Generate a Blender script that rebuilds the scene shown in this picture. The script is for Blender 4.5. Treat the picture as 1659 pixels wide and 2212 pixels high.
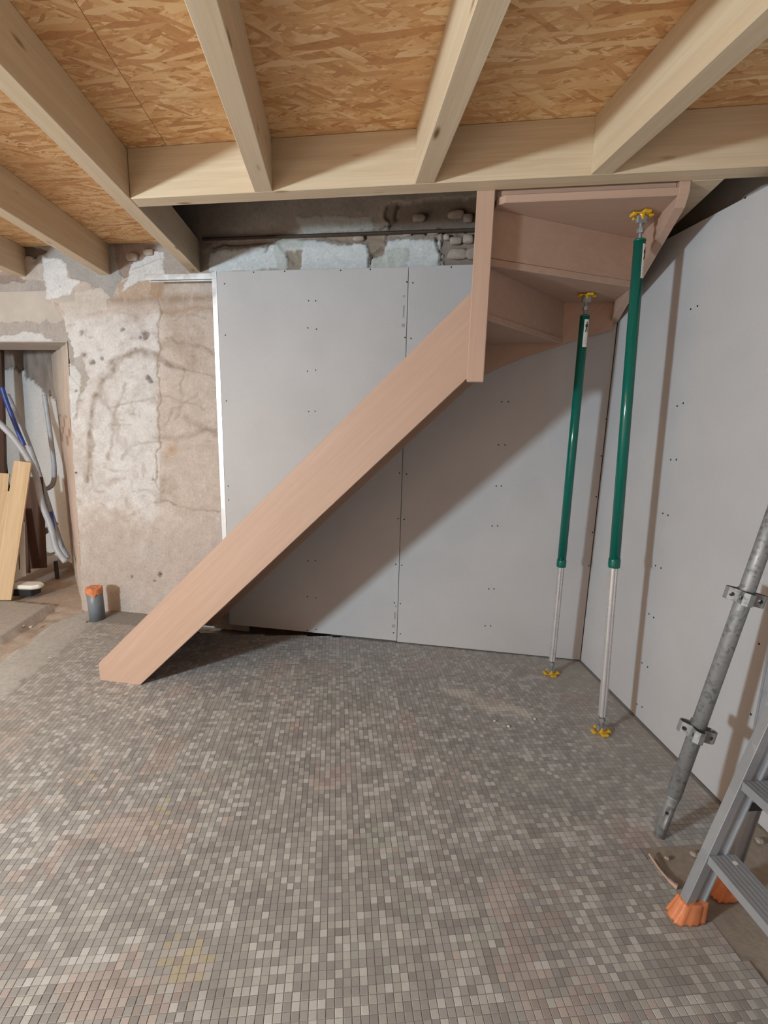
import bpy, bmesh, math, random
import numpy as np
from mathutils import Matrix, Vector

random.seed(7); rng = np.random.default_rng(11)
for o in list(bpy.data.objects): bpy.data.objects.remove(o, do_unlink=True)
S = bpy.context.scene; COL = S.collection

# ------------------------------------------------------------------ camera
# recovered from the vanishing points of the joists and of the verticals (photo 1659 x 2212)
W, H = 1659, 2212; CX, CY = W/2, H/2
dv = np.array([727-CX, 895-CY]); vv = np.array([695-CX, 6500-CY]); F = math.sqrt(-(dv@vv))
Yc = np.array([dv[0], dv[1], F]); Yc /= np.linalg.norm(Yc)
Dc = np.array([vv[0], vv[1], F]); Dc /= np.linalg.norm(Dc)
R = np.array([np.cross(Dc, Yc), Yc, -Dc])            # camera -> world
EYE = np.array([0.0, 0.0, 1.5])
cam = bpy.data.cameras.new('camera'); camo = bpy.data.objects.new('camera', cam); COL.objects.link(camo)
cam.sensor_fit = 'HORIZONTAL'; cam.sensor_width = 36; cam.lens = F/W*36; cam.clip_start = .02
r_, u_, b_ = R@[1, 0, 0], R@[0, -1, 0], R@[0, 0, -1]
camo.matrix_world = Matrix(((r_[0], u_[0], b_[0], EYE[0]), (r_[1], u_[1], b_[1], EYE[1]), (r_[2], u_[2], b_[2], EYE[2]), (0, 0, 0, 1)))
S.camera = camo

# ------------------------------------------------------------------ world, lamp, exposure
wd = bpy.data.worlds.new('world'); S.world = wd; wd.use_nodes = True
wd.node_tree.nodes['Background'].inputs[0].default_value = (.8, .85, 1, 1)
wd.node_tree.nodes['Background'].inputs[1].default_value = 0.
# the one lamp of the place: every shadow in the photograph runs back to it, out of frame on the left at working height
wl = bpy.data.lights.new('work_lamp_offscreen', 'POINT'); wl.energy = 620; wl.shadow_soft_size = .13; wl.color = (.76, .935, 1.0)
wlo = bpy.data.objects.new('work_lamp_offscreen', wl); COL.objects.link(wlo); wlo.location = (-3.2, -.35, 1.62)
S.view_settings.view_transform = 'Standard'; S.view_settings.look = 'None'
S.view_settings.exposure = -.25; S.view_settings.gamma = 1; S.view_settings.use_curve_mapping = False

# ------------------------------------------------------------------ pixel -> place
def ray(px, py): return R@np.array([px-CX, py-CY, F])
def hit(px, py, p, n):
    r = ray(px, py); p = np.asarray(p, float); n = np.asarray(n, float); return EYE + r*(((p-EYE)@n)/(r@n))
def on_z(px, py, z=0.): return hit(px, py, (0, 0, z), (0, 0, 1))
def on_y(px, py, y): return hit(px, py, (0, y, 0), (0, 1, 0))
def on_x(px, py, x): return hit(px, py, (x, 0, 0), (1, 0, 0))
# frame of the back wall: s along it (to the right), d out of it into the room
P0 = np.array([1.531, 2.751, 0.]); U = np.array([.96536, -.26093, 0.]); N = np.array([-.26093, -.96536, 0.])
def P(s, d, z): return P0 + U*s + N*d + np.array([0, 0, z])
def on_d(px, py, d):
    q = hit(px, py, P0+N*d, N); return (q-P0)@U, q[2]
MW = Matrix(((U[0], -N[0], 0, P0[0]), (U[1], -N[1], 0, P0[1]), (0, 0, 1, 0), (0, 0, 0, 1)))   # local (s, -d, z)
def yline(x, d): return P0[1] + ((x-P0[0]) + d*.26093)/.96536*(-.26093) - d*.96536            # y of the line at distance d, at x

# ------------------------------------------------------------------ objects
def link(o, parent=None):
    COL.objects.link(o)
    if parent is not None: o.parent = parent
    return o
def tag(o, label=None, cat=None, group=None, kind=None):
    if label: o['label'] = label
    if cat: o['category'] = cat
    if group: o['group'] = group
    if kind: o['kind'] = kind
    return o
def empty(name, loc=(0, 0, 0), mat=None):
    o = bpy.data.objects.new(name, None); o.empty_display_size = .05; link(o)
    if mat is not None: o.matrix_world = mat
    else: o.location = loc
    return o
def new_obj(name, me, mat, parent=None, M=None, smooth=False):
    if isinstance(me, bmesh.types.BMesh):
        bmesh.ops.recalc_face_normals(me, faces=me.faces[:])
        m2 = bpy.data.meshes.new(name); me.to_mesh(m2); me.free(); me = m2
    if mat is not None and not me.materials: me.materials.append(mat)
    if smooth:
        for p in me.polygons: p.use_smooth = True
    o = bpy.data.objects.new(name, me); link(o, parent)
    if M is not None: o.matrix_local = M
    return o
def BM(): return bmesh.new()
def box(bm, x0, x1, y0, y1, z0, z1, bev=0., M=None):
    vs = [bm.verts.new((x, y, z)) for x in (x0, x1) for y in (y0, y1) for z in (z0, z1)]
    fs = [bm.faces.new([vs[i] for i in q]) for q in ((0, 1, 3, 2), (4, 6, 7, 5), (0, 4, 5, 1), (2, 3, 7, 6), (0, 2, 6, 4), (1, 5, 7, 3))]
    if bev:
        es = list({e for f in fs for e in f.edges})
        r = bmesh.ops.bevel(bm, geom=es, offset=bev, segments=1, affect='EDGES')
        vs = list({v for f in r['faces'] for v in f.verts} | {v for v in vs if v.is_valid})
    if M is not None: bmesh.ops.transform(bm, matrix=M, verts=vs)
    return vs
def prism(bm, pts, a0, a1, axis='y', bev=0.):
    """polygon pts extruded along axis: 'y' -> pts are (x,z), 'z' -> (x,y), 'x' -> (y,z)"""
    def mk(p, a): return {'y': (p[0], a, p[1]), 'z': (p[0], p[1], a), 'x': (a, p[0], p[1])}[axis]
    A = [bm.verts.new(mk(p, a0)) for p in pts]; B = [bm.verts.new(mk(p, a1)) for p in pts]
    fs = [bm.faces.new(A), bm.faces.new(B[::-1])]; n = len(pts)
    for i in range(n): fs.append(bm.faces.new((A[i], B[i], B[(i+1) % n], A[(i+1) % n])))
    if bev:
        bmesh.ops.recalc_face_normals(bm, faces=fs)
        bmesh.ops.bevel(bm, geom=list({e for f in fs for e in f.edges}), offset=bev, segments=1, affect='EDGES')
def frame_for(t):
    t = Vector(t).normalized(); a = Vector((0, 0, 1)) if abs(t.z) < .9 else Vector((1, 0, 0))
    x = t.cross(a).normalized(); return x, t.cross(x).normalized()
def tube(bm, pts, rad, seg=14, cap=True, prof=None):
    """tube along pts; rad number or list; prof optional list of (a, b) unit profile"""
    pts = [Vector(p) for p in pts]; n = len(pts); rings = []
    rad = rad if isinstance(rad, (list, tuple)) else [rad]*n
    prof = prof or [(math.cos(2*math.pi*k/seg), math.sin(2*math.pi*k/seg)) for k in range(seg)]
    X, Y = frame_for(pts[1]-pts[0])
    for i, p in enumerate(pts):
        t = (pts[min(i+1, n-1)]-pts[max(i-1, 0)]).normalized()
        X = (X-t*X.dot(t)).normalized(); Y = t.cross(X)
        rings.append([bm.verts.new(p+X*(a*rad[i])+Y*(b*rad[i])) for a, b in prof])
    m = len(prof)
    for i in range(n-1):
        for k in range(m): bm.faces.new((rings[i][k], rings[i][(k+1) % m], rings[i+1][(k+1) % m], rings[i+1][k]))
    if cap: bm.faces.new(rings[0][::-1]); bm.faces.new(rings[-1])
def smoothpath(pts, k=6):
    pts = [Vector(p) for p in pts]; out = []
    for i in range(len(pts)-1):
        p0, p1, p2, p3 = pts[max(i-1, 0)], pts[i], pts[i+1], pts[min(i+2, len(pts)-1)]
        for j in range(k):
            t = j/k; out.append(.5*((2*p1)+(p2-p0)*t+(2*p0-5*p1+4*p2-p3)*t*t+(3*p1-p0-3*p2+p3)*t**3))
    return out+[pts[-1]]
def axes(origin, x, z):
    """matrix with local X along x and local Z as near z as possible"""
    x = Vector(x).normalized(); z = Vector(z); y = z.cross(x).normalized(); z = x.cross(y); o = Vector(origin)
    return Matrix(((x.x, y.x, z.x, o.x), (x.y, y.y, z.y, o.y), (x.z, y.z, z.z, o.z), (0, 0, 0, 1)))
def rawmesh(name, V, Q, mat, parent=None, col=None, smooth=True, M=None):
    V = np.asarray(V, np.float32); Q = np.asarray(Q, np.int32); me = bpy.data.meshes.new(name)
    me.vertices.add(len(V)); me.vertices.foreach_set('co', V.ravel())
    k = Q.shape[1]; me.loops.add(Q.size); me.loops.foreach_set('vertex_index', Q.ravel())
    me.polygons.add(len(Q)); me.polygons.foreach_set('loop_start', np.arange(0, Q.size, k, dtype=np.int32))
    me.polygons.foreach_set('use_smooth', np.full(len(Q), smooth)); me.update(calc_edges=True)
    if col is not None:
        at = me.color_attributes.new('Col', 'FLOAT_COLOR', 'POINT')
        at.data.foreach_set('color', np.c_[col, np.ones(len(V))].astype(np.float32).ravel())
    return new_obj(name, me, mat, parent, M)
def lin(c):
    c = np.asarray(c, float)/255.; return np.where(c <= .04045, c/12.92, ((c+.055)/1.055)**2.4)

# ------------------------------------------------------------------ noise on arrays
def vnoise(x, y, seed=0):
    g = np.random.default_rng(seed).random((128, 128)); xi = np.floor(x).astype(int); yi = np.floor(y).astype(int)
    fx, fy = x-xi, y-yi; fx = fx*fx*(3-2*fx); fy = fy*fy*(3-2*fy); q = lambda a, b: g[a % 128, b % 128]
    return (q(xi, yi)*(1-fx)+q(xi+1, yi)*fx)*(1-fy)+(q(xi, yi+1)*(1-fx)+q(xi+1, yi+1)*fx)*fy
def fbm(x, y, seed=0, o=4):
    v = 0; a = .5
    for k in range(o): v = v+a*(vnoise(x*2**k+7.3*k, y*2**k+3.1*k, seed+k)-.5); a *= .55
    return v
def inpoly(x, y, poly):
    c = np.zeros(x.shape, bool); n = len(poly)
    for i in range(n):
        (x1, y1), (x2, y2) = poly[i], poly[(i+1) % n]
        c ^= ((y1 > y) != (y2 > y)) & (x < (x2-x1)*(y-y1)/((y2-y1) or 1e-9)+x1)
    return c
def segdist(x, y, pts):
    d = np.full(x.shape, 1e9)
    for (x1, y1), (x2, y2) in zip(pts[:-1], pts[1:]):
        t = np.clip(((x-x1)*(x2-x1)+(y-y1)*(y2-y1))/((x2-x1)**2+(y2-y1)**2+1e-9), 0, 1)
        d = np.minimum(d, np.hypot(x-x1-t*(x2-x1), y-y1-t*(y2-y1)))
    return d
def gridq(nx, ny):
    a = (np.arange(nx-1)[:, None]*ny+np.arange(ny-1)[None]).ravel(); return np.c_[a, a+ny, a+ny+1, a+1]

# ------------------------------------------------------------------ materials
def mat(name, rough=.6, metal=0., spec=.5):
    m = bpy.data.materials.new(name); m.use_nodes = True; nt = m.node_tree; b = nt.nodes['Principled BSDF']
    b.inputs['Roughness'].default_value = rough; b.inputs['Metallic'].default_value = metal
    b.inputs['Specular IOR Level'].default_value = spec; return m, nt, b
def nd(nt, typ, **kw):
    n = nt.nodes.new('ShaderNode'+typ)
    for k, v in kw.items():
        if k in n.inputs: n.inputs[k].default_value = v
        else: setattr(n, k, v)
    return n
def ramp(nt, fac, stops):
    r = nt.nodes.new('ShaderNodeValToRGB'); e = r.color_ramp.elements
    while len(e) < len(stops): e.new(.5)
    for el, (p, c) in zip(e, stops): el.position = p; el.color = (*c, 1)
    nt.links.new(fac, r.inputs[0]); return r.outputs[0]
def mixc(nt, fac, a, b, mode='MIX'):
    m = nt.nodes.new('ShaderNodeMix'); m.data_type = 'RGBA'; m.blend_type = mode
    for sock, v in ((m.inputs[0], fac), (m.inputs[6], a), (m.inputs[7], b)):
        if isinstance(v, (int, float)): sock.default_value = v
        elif isinstance(v, (tuple, list, np.ndarray)): sock.default_value = (*v[:3], 1)
        else: nt.links.new(v, sock)
    return m.outputs[2]
def bump(nt, b, h, strength=.3, dist=.005):
    n = nd(nt, 'Bump', Strength=strength, Distance=dist); nt.links.new(h, n.inputs['Height']); nt.links.new(n.outputs[0], b.inputs['Normal'])
def coords(nt, scale=(1, 1, 1), rot=(0, 0, 0), rand=True):
    t = nd(nt, 'TexCoord'); v = t.outputs['Object']
    if rand:
        oi = nd(nt, 'ObjectInfo'); a = nd(nt, 'VectorMath', operation='MULTIPLY_ADD')
        cx = nd(nt, 'CombineXYZ'); k = nd(nt, 'Math', operation='MULTIPLY'); k.inputs[1].default_value = 37.
        nt.links.new(oi.outputs['Random'], k.inputs[0])
        for i in range(3): nt.links.new(k.outputs[0], cx.inputs[i])
        a.inputs[1].default_value = (1, 1, 1); nt.links.new(v, a.inputs[0]); nt.links.new(cx.outputs[0], a.inputs[2]); v = a.outputs[0]
    m = nd(nt, 'Mapping'); m.inputs['Rotation'].default_value = rot; nt.links.new(v, m.inputs[0])
    m2 = nd(nt, 'Mapping'); m2.inputs['Scale'].default_value = scale; nt.links.new(m.outputs[0], m2.inputs[0])
    return m2.outputs[0]
def noise(nt, vec, scale, detail=4, rough=.55, dist=0.):
    n = nd(nt, 'TexNoise', Scale=scale, Detail=detail, Roughness=rough, Distortion=dist); nt.links.new(vec, n.inputs['Vector']); return n.outputs['Fac']
def plain(name, c, rough=.5, metal=0., var=.12, scale=18., bmp=0., spec=.5):
    m, nt, b = mat(name, rough, metal, spec); c = lin(c); v = coords(nt)
    n = noise(nt, v, scale, 5)
    nt.links.new(ramp(nt, n, ((.25, c*(1-var)), (.75, np.minimum(c*(1+var), 1)))), b.inputs['Base Color'])
    if bmp: bump(nt, b, n, bmp, .004)
    return m
def wood(name, c0, c1, knot=None, rot=(0, 0, 0), rough=.55, grain=1., knots=.075):
    m, nt, b = mat(name, rough, 0, .35); c0, c1 = lin(c0), lin(c1)
    g = noise(nt, coords(nt, (.9, 22, 22), rot), 1.6, 6, .6, .6)
    base = ramp(nt, g, ((.28, c1), (.52, c0*.5+c1*.5), (.7, c0)))
    f = noise(nt, coords(nt, (3, 140, 140), rot), 1.3, 3)
    col = mixc(nt, .18*grain, base, ramp(nt, f, ((.35, c1*.8), (.65, c0))))
    big = noise(nt, coords(nt, (.7, 1.5, 1.5), rot), 1.2, 2)
    col = mixc(nt, ramp(nt, big, ((.4, (0, 0, 0)), (.75, (.35, .35, .35)))), col, c1)
    if knot is not None:
        vo = nd(nt, 'TexVoronoi', Scale=1.); nt.links.new(coords(nt, (2.6, 10, 10), rot), vo.inputs['Vector'])
        k = ramp(nt, vo.outputs['Distance'], ((knots*.6, (1, 1, 1)), (knots*1.7, (0, 0, 0))))
        col = mixc(nt, k, col, lin(knot))
    nt.links.new(col, b.inputs['Base Color']); bump(nt, b, f, .12, .002); return m
def vcol(name, rough=.85, scale=60, var=.16, bmp=.5, dist=.004, spec=.3):
    m, nt, b = mat(name, rough, 0, spec); a = nd(nt, 'Attribute', attribute_name='Col')
    v = coords(nt, rand=False); n = noise(nt, v, scale, 6, .6)
    k = ramp(nt, n, ((.3, (1-var,)*3), (.7, (1+var*.6,)*3)))
    nt.links.new(mixc(nt, 1., a.outputs['Color'], k, 'MULTIPLY'), b.inputs['Base Color'])
    if bmp: bump(nt, b, n, bmp, dist)
    return m
def osb():
    m, nt, b = mat('osb', .62, 0, .35); t = None
    w = noise(nt, coords(nt), 2.2, 2)
    layers = []
    for i, (a, sc) in enumerate(((.10, (9, 62, 1)), (.75, (11, 60, 1)), (-.5, (10, 58, 1)), (.3, (8, 48, 1)))):
        vo = nd(nt, 'TexVoronoi', Scale=1., Randomness=1.); vec = coords(nt, sc, (0, 0, a))
        dn = nd(nt, 'TexNoise', Scale=.35, Detail=2); nt.links.new(vec, dn.inputs['Vector'])
        ad = nd(nt, 'VectorMath', operation='MULTIPLY_ADD'); ad.inputs[1].default_value = (1.6, 1.6, 0)
        nt.links.new(dn.outputs['Color'], ad.inputs[0]); nt.links.new(vec, ad.inputs[2]); nt.links.new(ad.outputs[0], vo.inputs['Vector'])
        sp = nd(nt, 'SeparateColor'); nt.links.new(vo.outputs['Color'], sp.inputs[0]); layers.append((sp.outputs[0], sp.outputs[1]))
    val = layers[0][0]; 
    for v2, sel in layers[1:]:
        th = nd(nt, 'Math', operation='GREATER_THAN'); th.inputs[1].default_value = .55; nt.links.new(sel, th.inputs[0])
        mx = nd(nt, 'Mix'); nt.links.new(th.outputs[0], mx.inputs[0]); nt.links.new(val, mx.inputs[2]); nt.links.new(v2, mx.inputs[3]); val = mx.outputs[0]
    col = ramp(nt, val, ((.0, lin((202, 156, 114))), (.3, lin((224, 183, 140))), (.65, lin((238, 202, 158))), (1., lin((250, 224, 188)))))
    fine = noise(nt, coords(nt, (30, 60, 1), (0, 0, .2)), 2., 5)
    col = mixc(nt, .5, col, ramp(nt, fine, ((.3, lin((150, 120, 90))), (.7, lin((210, 184, 156))))), 'SOFT_LIGHT')
    sp2 = noise(nt, coords(nt, (16, 46, 1), (0, 0, .5)), 1.5, 4)
    col = mixc(nt, ramp(nt, sp2, ((.28, (.8, .8, .8)), (.40, (0, 0, 0)))), col, lin((160, 112, 74)))
    big = noise(nt, coords(nt), 2.3, 3)
    col = mixc(nt, ramp(nt, big, ((.42, (0, 0, 0)), (.7, (.45, .45, .45)))), col, lin((196, 146, 100)))
    nt.links.new(col, b.inputs['Base Color']); bump(nt, b, val, .25, .003); return m
def board():
    m, nt, b = mat('plasterboard_paper', .8, 0, .25)
    n = noise(nt, coords(nt), 260, 3); n2 = noise(nt, coords(nt), 3, 3)
    c = mixc(nt, .5, ramp(nt, n, ((.3, lin((176, 174, 178))), (.7, lin((188, 187, 192))))), ramp(nt, n2, ((.35, lin((177, 176, 180))), (.65, lin((187, 186, 190))))))
    nt.links.new(c, b.inputs['Base Color']); bump(nt, b, n, .08, .001); return m
def galv(name, c0, c1, rough, scale=40, metal=1.):
    m, nt, b = mat(name, rough, metal); vo = nd(nt, 'TexVoronoi', Scale=scale); nt.links.new(coords(nt), vo.inputs['Vector'])
    sp = nd(nt, 'SeparateColor'); nt.links.new(vo.outputs['Color'], sp.inputs[0])
    n = noise(nt, coords(nt), 14, 5); mm = nd(nt, 'Math', operation='ADD'); nt.links.new(sp.outputs[0], mm.inputs[0]); nt.links.new(n, mm.inputs[1])
    nt.links.new(ramp(nt, mm.outputs[0], ((.3, lin(c1)), (1., lin(c0)))), b.inputs['Base Color'])
    nt.links.new(ramp(nt, n, ((.3, (rough+.15,)*3), (.7, (rough-.05,)*3))), b.inputs['Roughness']); return m

PINE = wood('pine', (218, 200, 176), (199, 176, 146), (118, 86, 62))
PINE_V = wood('pine_planks', (214, 188, 156), (190, 160, 124), (116, 82, 58))
BEECH_S = wood('beech_sloped', (188, 158, 142), (177, 147, 130), None, (0, math.radians(44.6), 0), .5, .7)
BEECH_X = wood('beech_flat', (188, 158, 142), (177, 147, 130), None, (0, 0, 0), .5, .7)
BEECH_Z = wood('beech_upright', (188, 158, 142), (177, 147, 130), None, (0, math.pi/2, 0), .5, .7)
DARKWOOD = wood('old_dark_wood', (96, 66, 52), (64, 42, 34), None, (0, 0, 0), .7)
OSB = osb(); BOARD = board()
STEEL = galv('galvanised', (154, 156, 160), (112, 114, 117), .5, 90, .45)
ZINC = galv('zinc_profile', (206, 208, 213), (184, 186, 191), .34, 20, .7)
TUBEALU = galv('prop_inner_tube', (206, 204, 208), (192, 190, 194), .24, 6, .55)
ALU = galv('ladder_aluminium', (168, 172, 180), (146, 150, 158), .42, 9, .5)
GREEN = plain('green_enamel', (6, 97, 86), .16, 0, .08, 6)
YELLOW = plain('yellow_plastic', (214, 168, 38), .4, 0, .12, 30)
ORANGE = plain('orange_film', (206, 128, 88), .35, 0, .16, 30, .3)
BLACK = plain('black_plastic', (34, 34, 38), .5)
SCREW = plain('screw_head', (48, 44, 44), .5, .6)
GREYPVC = plain('grey_pvc', (112, 120, 130), .4)
CONDUIT = plain('conduit_grey', (166, 170, 180), .45)
BLUE = plain('blue_conduit', (48, 70, 150), .4)
WHITE = plain('white_paper', (226, 224, 222), .6, 0, .04)
INK = plain('black_ink', (22, 22, 24), .7)
MARK = plain('stamp_ink', (150, 149, 153), .8)
RUST = plain('rusty_iron', (74, 60, 52), .8, .2, .3, 40, .4)
PLAST = vcol('old_plaster', .9, 70, .14, .45, .004)
GROUND = vcol('bare_floor', .9, 45, .16, .5, .004)
STONE = plain('rough_stone', (170, 156, 146), .9, 0, .25, 22, .8)
PALE = plain('pale_render', (212, 212, 212), .85, 0, .06, 9, .2)
WARM_BOUNCE = plain('warm_bounce_render', (196, 160, 132), .9, 0, .12, 5, .3)  # for the unseen walls: warm tone picked to tint the light they bounce
DIRTY = plain('dusty_render', (176, 168, 162), .9, 0, .12, 6, .3)

# ================================================================== SETTING
def struct(o): o['kind'] = 'structure'; return o
# ---- floor: screed and rubble base with real relief, mosaic tiles on it
def tile_zone(x, y, margin=0.):
    z = (x > -1.735+.02*fbm(y*6, x*3, 5)) & (x < 1.545)
    z &= y < yline(x, .004)
    z &= ~((y < 1.40+.05*fbm(x*9, y*9, 3)) & (x > 1.105+(1.38-y)*.24+.07*fbm(x*7, y*7, 4)))
    s = (x-P0[0])*U[0]+(y-P0[1])*U[1]; d = (x-P0[0])*N[0]+(y-P0[1])*N[1]
    z &= ~((s < -1.62) & (d < .145*np.clip((-1.60-s)/.8, 0, 1)+.012*fbm(x*20, y*20, 9)))
    return z
xs = np.arange(-3.9, 1.78, .026); ys = np.arange(-.1, 6.4, .026)
GX, GY = np.meshgrid(xs, ys, indexing='ij'); x, y = GX.ravel(), GY.ravel()
s_ = (x-P0[0])*U[0]+(y-P0[1])*U[1]; d_ = (x-P0[0])*N[0]+(y-P0[1])*N[1]
z = np.full(x.shape, -.0014); tz = tile_zone(x, y)
grout, conc, dirt, slab = lin((142, 137, 134)), lin((180, 177, 177)), lin((174, 159, 150)), lin((172, 165, 162))
c = np.tile(grout, (len(x), 1)); nz = fbm(x*5, y*5, 20, 5)
left = x < -1.70
z[left] = -.010+.008*nz[left]; c[left] = conc*(1+.12*nz[left, None])
edge = np.clip((x+1.86)/.14, 0, 1); c[left] = c[left]*(1-.25*edge[left, None])+lin((150, 142, 134))*.25*edge[left, None]
tr = left & (x < -1.99+.07*fbm(y*4, x*2, 31)-.22*np.clip(3.15-y, 0, 1)+.5*np.clip(y-3.5, 0, .4)) & (y > 2.2)
tr |= left & (y > 3.72+.1*fbm(x*5, y*5, 33)) & (x > -2.2)
z[tr] = -.035+.045*fbm(x[tr]*11, y[tr]*11, 34, 5); c[tr] = dirt*(1+.35*nz[tr, None])
sl = (x < -2.16+.03*fbm(y*7, x*2, 36)-.12*np.clip(3.4-y, 0, 3)) & (y < 3.95) & (y > 1.0)
z[sl] = .012+.004*nz[sl]; c[sl] = slab*(1+.10*nz[sl, None])
fa = (y > yline(x, -.05)) & (x < -1.9); z[fa] = -.02+.02*nz[fa]; c[fa] = lin((170, 154, 144))*(1+.15*nz[fa, None])
pit = (s_ > -2.7) & (s_ < -1.55) & (d_ < .13*np.clip((-1.58-s_)/.8, 0, 1)) & (d_ > -.3); z[pit] = -.09; c[pit] = dirt
bare = (~tz) & (x > 1.0) & (y < 1.6); z[bare] = -.003+.010*fbm(x[bare]*9, y[bare]*9, 40, 5); c[bare] = lin((150, 138, 128))*(1+.4*nz[bare, None])
fl = rawmesh('floor', np.c_[x, y, z], gridq(len(xs), len(ys)), GROUND, None, c); struct(fl)
bm = BM()
for (a0, a1, b0, b1) in ((-5, 1.78, -3.1, -.09), (-5, -3.89, -.1, 6.4)): box(bm, a0, a1, b0, b1, -.08, -.004)
o = new_obj('screed', bm, DIRTY, fl)

# ---- mosaic: nearest 300 singly, the rest as one part
TP = .0222; TS = .0205
PAL = [lin(v) for v in ((159, 157, 158), (152, 149, 150), (143, 140, 141), (169, 166, 165), (179, 177, 177), (190, 188, 190),
                        (169, 158, 158), (179, 169, 167), (157, 147, 146), (169, 161, 146), (175, 166, 148), (162, 165, 160))]
I, J = np.meshgrid(np.arange(-80, 72), np.arange(9, 156), indexing='ij'); tx = (I.ravel()+.5)*TP+.004; ty = (J.ravel()+.5)*TP
k = tile_zone(tx, ty); tx, ty = tx[k], ty[k]
rnd = rng.random(len(tx)); warm = fbm(tx*5.5, ty*5.5, 50, 3)*2.4+.35*(rng.random(len(tx))-.5); och = fbm(tx*2.6+9, ty*2.6, 60, 3)*2.2+.3*(rng.random(len(tx))-.5)
lum = fbm(tx*16, ty*16, 55, 2)*1.0+(rnd-.5)*1.05
idx = np.digitize(lum, (-.42, -.13, .14, .30, .44)); idx = np.array([2, 1, 0, 3, 4, 5])[idx]
w_ = warm > .36; idx = np.where(w_, np.where(lum > .2, 7, np.where(lum > -.2, 6, 8)), idx)
idx = np.where(och > .70, np.where(lum > .05, 10, 9), idx); idx = np.where((och < -.55) & (idx == 0), 11, idx)
colr = np.array(PAL)[idx]*(1+.07*(rng.random(len(tx))-.5))[:, None]
dl = segdist(tx, ty, [(.60, 2.47), (.70, 2.42), (.80, 2.28), (.93, 2.26), (.97, 2.22)])+.09*fbm(tx*14, ty*14, 70)
dust = np.clip(1-dl/.045, 0, 1)*.75
wallw = np.clip(1-(yline(tx, 0)-ty)/.9, 0, 1)*.35+np.clip(1-(1.54-tx)/.5, 0, 1)*.55+np.clip(1-(tx+1.73)/.7, 0, 1)*.35
wallw = np.clip(wallw*(1+1.6*fbm(tx*6, ty*6, 71)), 0, .8)
colr = colr*(1-wallw[:, None])+lin((164, 157, 151))*wallw[:, None]; colr = colr*(1-dust[:, None])+lin((206, 198, 190))*dust[:, None]
tzz = .0006*(rng.random(len(tx))-.5)
def proj(x, y, z):
    q = (np.stack([x, y, z-EYE[2]+0*x], -1))@R; return q[..., 0]/q[..., 2]*F+CX, q[..., 1]/q[..., 2]*F+CY
ua, va = proj(tx, ty, 0*tx); ux, vx = proj(tx+TP, ty, 0*tx); uy, vy = proj(tx, ty+TP, 0*tx)
area = np.abs((ux-ua)*(vy-va)-(uy-ua)*(vx-va)); area[(ua < 0) | (ua > W) | (va > H) | (va < 0)] = 0
near = np.argsort(-area)[:300]; isn = np.zeros(len(tx), bool); isn[near] = True
TILE = vcol('mosaic_glaze', .5, 120, .05, .1, .001, .35)
protos = []
for j in range(len(PAL)):
    h, ch = TS/2, .0009
    V = [(a*h, b*h, -.006) for a, b in ((-1, -1), (1, -1), (1, 1), (-1, 1))]+[(a*h, b*h, -ch) for a, b in ((-1, -1), (1, -1), (1, 1), (-1, 1))]+[(a*(h-ch), b*(h-ch), 0) for a, b in ((-1, -1), (1, -1), (1, 1), (-1, 1))]
    Q = [(0, 1, 5, 4), (1, 2, 6, 5), (2, 3, 7, 6), (3, 0, 4, 7), (4, 5, 9, 8), (5, 6, 10, 9), (6, 7, 11, 10), (7, 4, 8, 11), (8, 9, 10, 11)]
    me = bpy.data.meshes.new('mosaic_tile'); me.from_pydata(V, [], Q); a = me.color_attributes.new('Col', 'FLOAT_COLOR', 'POINT')
    a.data.foreach_set('color', np.tile(np.r_[PAL[j], 1.], 12).astype(np.float32)); me.materials.append(TILE); protos.append(me)
for i in near:
    o = bpy.data.objects.new('mosaic_tile', protos[idx[i]]); link(o, fl); o.location = (tx[i], ty[i], tzz[i])
ft = np.where(~isn)[0]; n = len(ft); h = TS/2
off = np.array([(-h, -h, -.006), (h, -h, -.006), (h, h, -.006), (-h, h, -.006), (-h, -h, 0), (h, -h, 0), (h, h, 0), (-h, h, 0)])
V = np.c_[tx[ft], ty[ft], tzz[ft]][:, None]+off[None]; q = np.array([(0, 1, 5, 4), (1, 2, 6, 5), (2, 3, 7, 6), (3, 0, 4, 7), (4, 5, 6, 7)])
Q = (np.arange(n)[:, None, None]*8+q[None]).reshape(-1, 4)
o = rawmesh('mosaic_tiles', V.reshape(-1, 3), Q, TILE, fl, np.repeat(colr[ft], 8, 0), False); o['kind'] = 'stuff'

# ---- back wall of the old house: plaster, cement and stone, leaning slightly away
def wd_(z): return -.065-.125*z/2.6
sA = np.arange(-5.3, -2.24, .0065); zA = np.arange(-.06, 2.70, .0065)
SG, ZG = np.meshgrid(sA, zA, indexing='ij'); s, zz = SG.ravel(), ZG.ravel()
pos = P0[None]+U[None]*s[:, None]+N[None]*wd_(zz)[:, None]; pos[:, 2] = zz
pu, pv = proj(pos[:, 0], pos[:, 1], pos[:, 2])            # where it lies in the photograph
wu = pu+10*fbm(pu/26, pv/26, 80, 4)*2.2; wv = pv+10*fbm(pu/26, pv/26, 90, 4)*2.2
n1, n2, n3 = fbm(pu/60, pv/60, 100, 5), fbm(pu/14, pv/14, 110, 4), fbm(pu/9, pv/30, 120, 4)
col = np.tile(lin((206, 192, 182)), (len(s), 1))*(1+.25*n1[:, None]+.22*n2[:, None]); hgt = .004*n1+.003*n2
def blend(maskv, cc, hh=0., nn=None):
    global col, hgt
    a = np.clip(maskv, 0, 1)[:, None]; t = lin(cc)[None]*(1+(.22*n2 if nn is None else nn)[:, None]); col = col*(1-a)+t*a; hgt = hgt+hh*a[:, 0]
def soft(dist, w): return np.clip(1-dist/w, 0, 1)
def poly(p): return inpoly(wu, wv, p).astype(float)
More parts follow.
